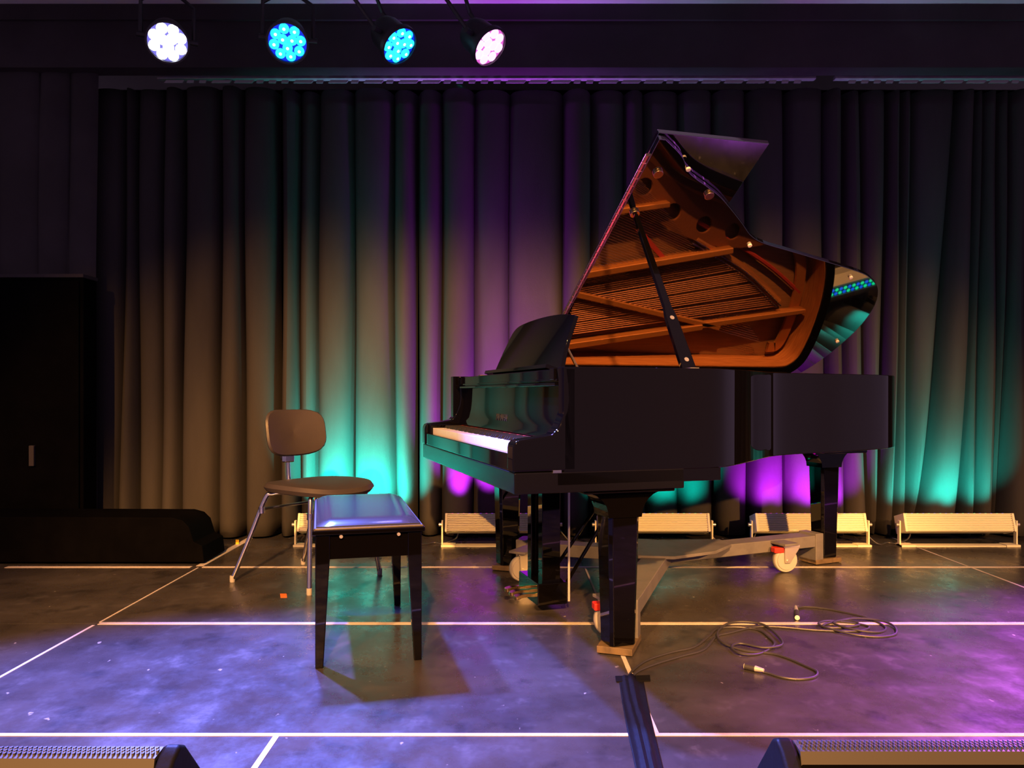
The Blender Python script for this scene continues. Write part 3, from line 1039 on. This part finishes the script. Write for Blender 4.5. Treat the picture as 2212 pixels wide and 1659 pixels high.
hub = Vector((0.72, 3.70, 0))
dolly = tag(empty('piano_dolly', hub), 'grey three-armed steel piano dolly on wheels under the grand piano', 'dolly')
legs_w = [pw(0.42, 0.11), pw(0.42, W - 0.12), pw(2.10, 1.09)]
casters = [Vector((0.37, 2.86, 0)), Vector((0.055, 3.69, 0)), Vector((1.385, 3.885, 0))]
MB().prism([(-0.14, -0.20), (0.02, -0.22), (0.24, -0.10), (0.36, 0.06), (0.34, 0.20), (0.02, 0.18), (-0.24, 0.26), (-0.28, 0.10)],
           lambda a, b: Vector((a, b, 0.150)), lambda a, b: Vector((a, b, 0.165))).build('hub_plate', M['dolly'], dolly, bevel=0.003)
for ci, (lw, cw) in enumerate(zip(legs_w, casters)):
    d = (lw - hub)
    L_ = d.length
    d.normalize()
    rot = Matrix.Rotation(math.atan2(d.y, d.x), 4, 'Z')
    arm = MB().box((0.02, -0.055, 0.095), (L_ - 0.075, 0.055, 0.155), rot).build('arm', M['dolly'], dolly, bevel=0.004)
    MB().box((L_ - 0.12, -0.06, 0.012), (L_ - 0.066, 0.06, 0.165), rot).build('end_post', M['dolly'], arm, bevel=0.003)
    MB().box((L_ - 0.12, -0.062, 0.004), (L_ + 0.062, 0.062, 0.028), rot).build('leg_shoe', M['wood_shoe'], arm, bevel=0.002)
    # caster on an outrigger plate
    c = cw - hub
    t = max(0.15, min(L_ - 0.2, c.dot(d)))
    f = d * t
    mm = MB()
    oo = (c - f)
    if oo.length > 0.02:
        on = oo.normalized()
        sd_ = Vector((-on.y, on.x, 0)) * 0.045
        q = [f - sd_, c + on * 0.05 - sd_, c + on * 0.05 + sd_, f + sd_]
        mm.prism([(p.x, p.y) for p in q], lambda a, b: Vector((a, b, 0.140)), lambda a, b: Vector((a, b, 0.152)))
        mm.build('outrigger', M['dolly'], arm, bevel=0.002)
    R_ = 0.0625
    wheel = MB()
    wa = Matrix.Translation((c.x, c.y, R_)) @ Matrix.Rotation(math.radians(8), 4, 'Z') @ Matrix.Rotation(PI / 2, 4, 'X')
    wheel.lathe([(0.02, -0.020), (0.047, -0.020), (0.049, -0.016), (0.058, -0.016), (R_, -0.010), (R_, 0.010), (0.058, 0.016), (0.049, 0.016), (0.047, 0.020), (0.02, 0.020)], 32, wa)
    wheel.build('wheel', M['rubber'], dolly, smooth=True)
    fk = MB()
    off = Matrix.Translation((c.x, c.y, 0)) @ Matrix.Rotation(math.radians(8), 4, 'Z')
    for sy in (-1, 1):
        fk.prism([(-0.012, R_ - 0.012), (0.014, R_ - 0.012), (0.062, 0.122), (0.062, 0.134), (-0.015, 0.134)],
                 lambda a, b: off @ Vector((a, sy * 0.026, b)), lambda a, b: off @ Vector((a, sy * 0.030, b)))
    fk.box((-0.02, -0.032, 0.128), (0.065, 0.032, 0.141), off)
    fk.tube([off @ Vector((0, -0.034, R_)), off @ Vector((0, 0.034, R_))], 0.007, 10)
    fk.build('caster_fork', M['zinc'], dolly, bevel=0.0015)
    if ci != 1:
        MB().box((-0.065, -0.022, 0.100), (-0.012, 0.022, 0.128), off).build('brake_lever', M['brake'], dolly, bevel=0.005)

# ------------------------------------------------------------------ bench
fA, fB, fC = fl(693, 1440), fl(897, 1420), fl(855, 1305)
ayn = (fC - fB).normalized()
axn = Vector((ayn.y, -ayn.x, 0))
bw = (fB - fA).length
bl = (fC - fB).dot(ayn)
bench = tag(empty('piano_bench', fA, math.atan2(axn.y, axn.x)), 'black piano bench with tapered legs and padded vinyl top before the keyboard', 'bench')
x0, x1, y0, y1 = -0.02, bw + 0.02, -0.02, bl + 0.02
for (cx, cy) in ((0.0, 0.0), (bw, 0.0), (0.0, bl), (bw, bl)):
    sx = 1 if cx == 0 else -1
    sy = 1 if cy == 0 else -1
    ins_x = cx - sx * 0.018
    ins_y = cy - sy * 0.018
    vs_, fs = [], []
    for z, h in ((0.0, 0.026), (0.36, 0.047), (0.435, 0.047)):
        vs_ += [(ins_x, ins_y, z), (ins_x + sx * h, ins_y, z), (ins_x + sx * h, ins_y + sy * h, z), (ins_x, ins_y + sy * h, z)]
    for i in range(2):
        for k in range(4):
            fs.append((i * 4 + k, i * 4 + (k + 1) % 4, i * 4 + 4 + (k + 1) % 4, i * 4 + 4 + k))
    fs += [(3, 2, 1, 0), (8, 9, 10, 11)]
    MB().add(vs_, fs).build('leg', M['piano'], bench, bevel=0.003)
MB().box((x0 + 0.012, y0 + 0.008, 0.355), (x1 - 0.012, y0 + 0.026, 0.44)).box((x0 + 0.012, y1 - 0.026, 0.355), (x1 - 0.012, y1 - 0.008, 0.44)) \
    .box((x0 + 0.008, y0 + 0.012, 0.355), (x0 + 0.026, y1 - 0.012, 0.44)).box((x1 - 0.026, y0 + 0.012, 0.355), (x1 - 0.008, y1 - 0.012, 0.44)).build('apron', M['piano'], bench)
MB().box((x0 - 0.008, y0 - 0.008, 0.437), (x1 + 0.008, y1 + 0.008, 0.452)).build('frame', M['piano'], bench, bevel=0.003)
# padded top, domed
nx, ny = 16, 26
vs_, fs = [], []
for j in range(ny + 1):
    for i in range(nx + 1):
        a, b = i / nx, j / ny
        e = min(a, 1 - a) * (x1 - x0)
        g = min(b, 1 - b) * (y1 - y0)
        h = 0.012 + 0.018 * (1 - max(0, 1 - e / 0.05) ** 2.2) * (1 - max(0, 1 - g / 0.05) ** 2.2)
        vs_.append((x0 + 0.006 + a * (x1 - x0 - 0.012), y0 + 0.006 + b * (y1 - y0 - 0.012), 0.452 + h))
nn = (nx + 1) * (ny + 1)
for j in range(ny):
    for i in range(nx):
        a = j * (nx + 1) + i
        fs.append((a, a + 1, a + nx + 2, a + nx + 1))
border = [i for i in range(nx + 1)] + [j * (nx + 1) + nx for j in range(1, ny + 1)] + [ny * (nx + 1) + i for i in range(nx - 1, -1, -1)] + [j * (nx + 1) for j in range(ny - 1, 0, -1)]
low = []
for b_ in border:
    vs_.append((vs_[b_][0], vs_[b_][1], 0.452))
    low.append(len(vs_) - 1)
for i in range(len(border)):
    j = (i + 1) % len(border)
    fs.append((border[i], border[j], low[j], low[i]))
MB().add(vs_, fs).build('seat_pad', M['bench_pad'], bench, smooth=True)
pipm = MB()
pp = [(x0 + 0.002, y0 + 0.002, 0.455), (x1 - 0.002, y0 + 0.002, 0.455), (x1 - 0.002, y1 - 0.002, 0.455), (x0 + 0.002, y1 - 0.002, 0.455)]
pipm.tube(pp + [pp[0]], 0.005, 6)
pipm.build('seat_piping', M['seatpad'], bench, smooth=True)
for kx in (0.065, bw - 0.06):
    MB().tube([(kx, y0 + 0.012, 0.43), (kx, y0 - 0.004, 0.43)], 0.006, 8).build('screw_cap', M['zinc'], bench)

# ------------------------------------------------------------------ chair
cc = Vector((-0.945, 3.75, 0))
face = math.radians(-38)
chair = tag(empty('stacking_chair', cc, face), 'brown padded chair with splayed chrome tube legs beside the bench', 'chair')


def pad(name, hx, hy, th, zc, curve, roundness, mtx=None, exx=2.6):
    n1, n2 = 40, 8
    vs_, fs = [], []
    rings = [(0.0, 1.0), (0.45, 0.97), (0.80, 0.86), (0.95, 0.62), (1.0, 0.0), (0.95, -0.62), (0.80, -0.86), (0.45, -0.97), (0.0, -1.0)]
    for rr_, zz in rings:
        for k in range(n1):
            an = 2 * PI * k / n1
            ca, sa = math.cos(an), math.sin(an)
            r_ = 1.0 / ((abs(ca) ** exx + abs(sa) ** exx) ** (1 / exx))
            X, Y = hx * r_ * ca * rr_, hy * r_ * sa * rr_
            p = Vector((X, Y, zz * th + curve(X / hx, Y / hy)))
            vs_.append(mtx @ p if mtx else p)
    for i in range(len(rings) - 1):
        for k in range(n1):
            fs.append((i * n1 + k, i * n1 + (k + 1) % n1, (i + 1) * n1 + (k + 1) % n1, (i + 1) * n1 + k))
    return MB().add(vs_, fs).build(name, M['seatpad'], chair, smooth=True)


pad('seat', 0.245, 0.240, 0.030, 0, lambda a, b: -0.012 * max(0, a) ** 3 + 0.010 * b * b - 0.006, 0, Matrix.Translation((0.02, 0, 0.455)))
bm_ = Matrix.Translation((-0.205, 0, 0.705)) @ Matrix.Rotation(math.radians(-10), 4, 'Y') @ Matrix.Rotation(PI / 2, 4, 'Y')
pad('backrest', 0.118, 0.178, 0.020, 0, lambda a, b: 0.05 * b * b, 0, bm_, 3.6)
bmm = MB()
bmm.tube(smooth_path([(-0.05, 0, 0.425), (-0.16, 0, 0.42), (-0.215, 0, 0.445), (-0.228, 0, 0.52), (-0.230, 0, 0.64), (-0.232, 0, 0.70)], 6), 0.011, 10)
bmm.build('back_stem', M['chrome'], chair, smooth=True)
MB().box((-0.245, -0.028, 0.555), (-0.212, 0.028, 0.61)).build('stem_clamp', M['chrome'], chair, bevel=0.006)
MB().tube([(-0.245, 0, 0.575), (-0.28, 0, 0.575)], 0.012, 10).build('clamp_knob', M['lampbody'], chair, smooth=True)
Rc = Matrix.Rotation(-face, 4, 'Z')
feet = [fl(502, 1257), fl(668, 1285), fl(820, 1241), fl(655, 1219)]
tops = [(-0.13, -0.13), (0.15, -0.15), (0.15, 0.15), (-0.13, 0.13)]
for f_, (tx_, ty_) in zip(feet, tops):
    q = Rc @ (f_ - cc)
    knee = Vector((tx_ + (q.x - tx_) * 0.28, ty_ + (q.y - ty_) * 0.28, 0.395))
    path = smooth_path([(tx_ * 0.2, ty_ * 0.2, 0.424), (tx_ * 0.75, ty_ * 0.75, 0.424), (tx_ + (q.x - tx_) * 0.12, ty_ + (q.y - ty_) * 0.12, 0.416), knee,
                        (knee.x + (q.x - knee.x) * .5, knee.y + (q.y - knee.y) * .5, 0.20), (q.x, q.y, 0.012)], 6)
    lg = MB().tube(path, 0.0115, 10).build('leg', M['chrome'], chair, smooth=True)
    MB().lathe([(0.012, 0.0), (0.0128, 0.012), (0.0122, 0.03)], 12, Matrix.Translation((q.x, q.y, 0))).build('foot_cap', M['rubber'], lg, smooth=True)
for i, j in ((0, 3), (1, 2)):
    a = Rc @ (feet[i] - cc)
    b = Rc @ (feet[j] - cc)
    ta, tb = tops[i], tops[j]
    pa = Vector((ta[0] + (a.x - ta[0]) * 0.36, ta[1] + (a.y - ta[1]) * 0.36, 0.345))
    pb_ = Vector((tb[0] + (b.x - tb[0]) * 0.36, tb[1] + (b.y - tb[1]) * 0.36, 0.345))
    if i == 0:
        MB().tube([pa, pb_], 0.007, 8).build('stretcher', M['chrome'], chair, smooth=True)
    mid = MB().tube([pa - Vector((0, 0, 0.02)), pa + Vector((0, 0, 0.01))], 0.016, 10).build('leg_collar', M['chrome'], chair, smooth=True)

# ------------------------------------------------------------------ cables and tape on the floor
r = 0.0042
ca_pts = [(1358, 1462), (1372, 1446), (1400, 1428), (1450, 1412), (1500, 1400), (1532, 1376), (1550, 1361), (1590, 1357), (1637, 1363), (1662, 1380), (1672, 1396),
          (1640, 1415), (1600, 1418), (1580, 1404), (1600, 1396), (1650, 1405), (1690, 1398), (1673, 1372), (1640, 1352), (1580, 1350), (1550, 1372), (1562, 1395), (1610, 1408), (1665, 1414),
          (1700, 1424), (1740, 1441), (1765, 1454), (1758, 1466), (1725, 1470), (1690, 1466), (1660, 1457), (1648, 1454)]
P_ = flc(ca_pts, r)
for i in range(12, 22):
    P_[i].z += 0.006
ca = tag(empty('microphone_cable', fl(1620, 1390)), 'black microphone cable coiled near the front with its plug beside the near piano leg', 'cable', 'microphone cables on the stage floor')
off = fl(1620, 1390)
MB().tube([p - off for p in smooth_path(P_, 7)], r, 7).build('cord', M['cable'], ca, smooth=True)


def plug(parent, off, tail, tip):
    a, b = fl(*tail) - off, fl(*tip) - off
    d = (b - a).normalized()
    L_ = (b - a).length
    z = Vector((0, 0, 0.010))
    pl_ = MB().tube([a + z, a + d * L_ * 0.25 + z, a + d * L_ * 0.45 + z], [0.006, 0.008, 0.0098], 12).build('plug_boot', M['alu_dim'], parent, smooth=True)
    MB().tube([a + d * L_ * 0.45 + z, b + z], [0.0098, 0.0098], 14).build('plug_shell', M['cable'], parent, smooth=True)
    MB().tube([b + z, b + d * 0.002 + z], [0.0098, 0.0085], 14).build('plug_ring', M['alu'], parent, smooth=True)


plug(ca, off, (1650, 1455), (1609, 1446))
cb_pts = [(1364, 1466), (1380, 1452), (1420, 1436), (1470, 1421), (1520, 1406), (1547, 1378), (1575, 1370), (1631, 1357), (1685, 1357), (1767, 1364), (1848, 1366), (1878, 1358), (1854, 1350),
          (1794, 1346), (1768, 1353), (1790, 1363), (1848, 1375), (1902, 1378), (1935, 1372), (1930, 1356), (1895, 1345), (1840, 1342), (1790, 1350), (1778, 1356), (1815, 1358),
          (1856, 1353), (1830, 1345), (1800, 1352), (1850, 1366), (1900, 1368), (1912, 1356), (1870, 1337), (1805, 1321), (1767, 1315), (1737, 1313), (1722, 1316)]
P_ = flc(cb_pts, r)
for i in range(13, 32):
    P_[i].z += 0.003 + 0.004 * math.sin(i)
off2 = fl(1840, 1355)
cb = tag(empty('microphone_cable', off2), 'black microphone cable with looser coil and plug farther back at right', 'cable', 'microphone cables on the stage floor')
MB().tube([p - off2 for p in smooth_path(P_, 7)], r, 7).build('cord', M['cable'], cb, smooth=True)
plug(cb, off2, (1719, 1316), (1722, 1340))

# gaffer-taped cable run towards the front edge
run = [((1336, 1464), (1389, 1464)), ((1344, 1520), (1399, 1520)), ((1355, 1580), (1413, 1580)), ((1366, 1630), (1425, 1630)), ((1378, 1690), (1440, 1690)), ((1392, 1760), (1460, 1760)), ((1412, 1880), (1490, 1880))]
ridge = [0.52, 0.56, 0.66, 0.66, 0.62, 0.6, 0.6]
vs_, fs = [], []
nc = 16
rw = []
for (a, b), rc in zip(run, ridge):
    rw.append((fl(*a), fl(*b), rc))
den = []
for i in range(len(rw) - 1):
    for k in range(5):
        t = k / 5
        den.append((rw[i][0].lerp(rw[i + 1][0], t), rw[i][1].lerp(rw[i + 1][1], t), rw[i][2] * (1 - t) + rw[i + 1][2] * t))
den.append(rw[-1])
for (a, b, rc) in den:
    for c in range(nc + 1):
        t = c / nc
        p = a.lerp(b, t)
        h = 0.0025 + 0.012 * math.exp(-((t - rc) / 0.13) ** 2) + 0.007 * math.exp(-((t - rc + 0.27) / 0.10) ** 2)
        vs_.append((p.x, p.y, h))
for i in range(len(den) - 1):
    for c in range(nc):
        q = i * (nc + 1) + c
        fs.append((q, q + 1, q + nc + 2, q + nc + 1))
tape = empty('gaffer_tape', (0, 0, 0))
tag(tape, 'black gaffer tape strip covering a cable run from the near piano leg to the front', 'tape')
o = MB().add(vs_, fs).build('tape_strip', M['gaffer'], tape, smooth=True)
s_ = o.modifiers.new('thick', 'SOLIDIFY')
s_.thickness = 0.002
q = [fl(1329, 1463), fl(1404, 1461), fl(1405, 1473), fl(1331, 1475)]
MB().prism([(p.x, p.y) for p in q], lambda a, b: Vector((a, b, 0.0016)), lambda a, b: Vector((a, b, 0.0046))).build('cross_tape', M['gaffer'], tape)


def patch(name, label, cat, pts, m, h=0.0015):
    q = [fl(*p) for p in pts]
    c = sum(q, Vector()) / len(q)
    o = MB().prism([(p.x - c.x, p.y - c.y) for p in q], lambda a, b: Vector((a, b, 0.0)), lambda a, b: Vector((a, b, h))).build(name, M[m])
    o.location = c
    return tag(o, label, cat)


patch('floor_mark', 'small orange tape mark on the floor in front of the chair', 'tape mark', [(605, 1283), (619, 1283), (620, 1291), (606, 1291)], 'orange')
patch('floor_mark', 'small yellow tape tab behind the leftmost chair leg', 'tape mark', [(509, 1170), (516, 1170), (516, 1176), (509, 1176)], 'yellow', 0.012)
patch('floor_mark', 'tiny orange mark beside the nearest piano leg', 'tape mark', [(1377, 1280), (1388, 1280), (1387, 1292), (1377, 1292)], 'orange', 0.004)
patch('paper_scrap', 'white paper scrap lying under the pedal lyre', 'paper', [(1146, 1262), (1172, 1260), (1174, 1276), (1166, 1283)], 'ivory')

# ------------------------------------------------------------------ stage monitors at the front edge


def monitor(label, xa, xb, yb, capside):
    """wedge loudspeaker seen from behind: crest line from xa to xb"""
    root = tag(empty('stage_monitor', ((xa + xb) / 2, yb, 0)), label, 'loudspeaker', 'stage monitors at the front edge')
    h = (xb - xa) / 2
    wp = [(-0.17, 0.0), (0.24, 0.0), (0.24, 0.05), (0.015, 0.285), (-0.02, 0.285), (-0.17, 0.16)]
    MB().prism(wp, lambda a, b: Vector((-h + 0.03, a, b)), lambda a, b: Vector((h - 0.03, a, b))).build('cabinet', M['black_flat'], root, bevel=0.004)
    cp = [(-0.18, 0.0), (0.25, 0.0), (0.25, 0.06), (0.03, 0.298), (0.005, 0.310), (-0.02, 0.298), (-0.18, 0.165)]
    for s in (-1, 1):
        a0, a1 = (s * (h - 0.03), s * h)
        MB().prism(cp, lambda a, b: Vector((a0, a, b)), lambda a, b: Vector((a1, a, b))).build('end_cap', M['gaffer'], root, bevel=0.008, seg=3)
    gp = MB()
    # lip on the hall side and the folded perforated crest
    gp.prism([(-0.030, 0.268), (-0.024, 0.268), (-0.018, 0.292), (0.010, 0.296), (0.25, 0.055), (0.256, 0.060), (0.012, 0.303), (-0.022, 0.299)],
             lambda a, b: Vector((-h + 0.032, a, b)), lambda a, b: Vector((h - 0.032, a, b)))
    gp.build('grille', M['grille'], root)
    ho = MB()
    n = int((2 * h - 0.07) / 0.0082)
    for k in range(n):
        for r_ in range(3):
            xx = -h + 0.038 + k * 0.0082 + (0.0041 if r_ % 2 else 0)
            yy = -0.016 + r_ * 0.0085
            ho.box((xx, yy, 0.2985 + r_ * 0.0008), (xx + 0.003, yy + 0.0068, 0.3045 + r_ * 0.0006))
    tag(ho.build('grille_mesh', M['grille'], root), kind='stuff')
    return root


monitor('black stage monitor wedge cut off at the bottom right of the picture', 0.455, 1.10, 1.315, -1)
monitor('black stage monitor wedge cut off at the bottom left of the picture', -1.15, -0.555, 1.29, 1)
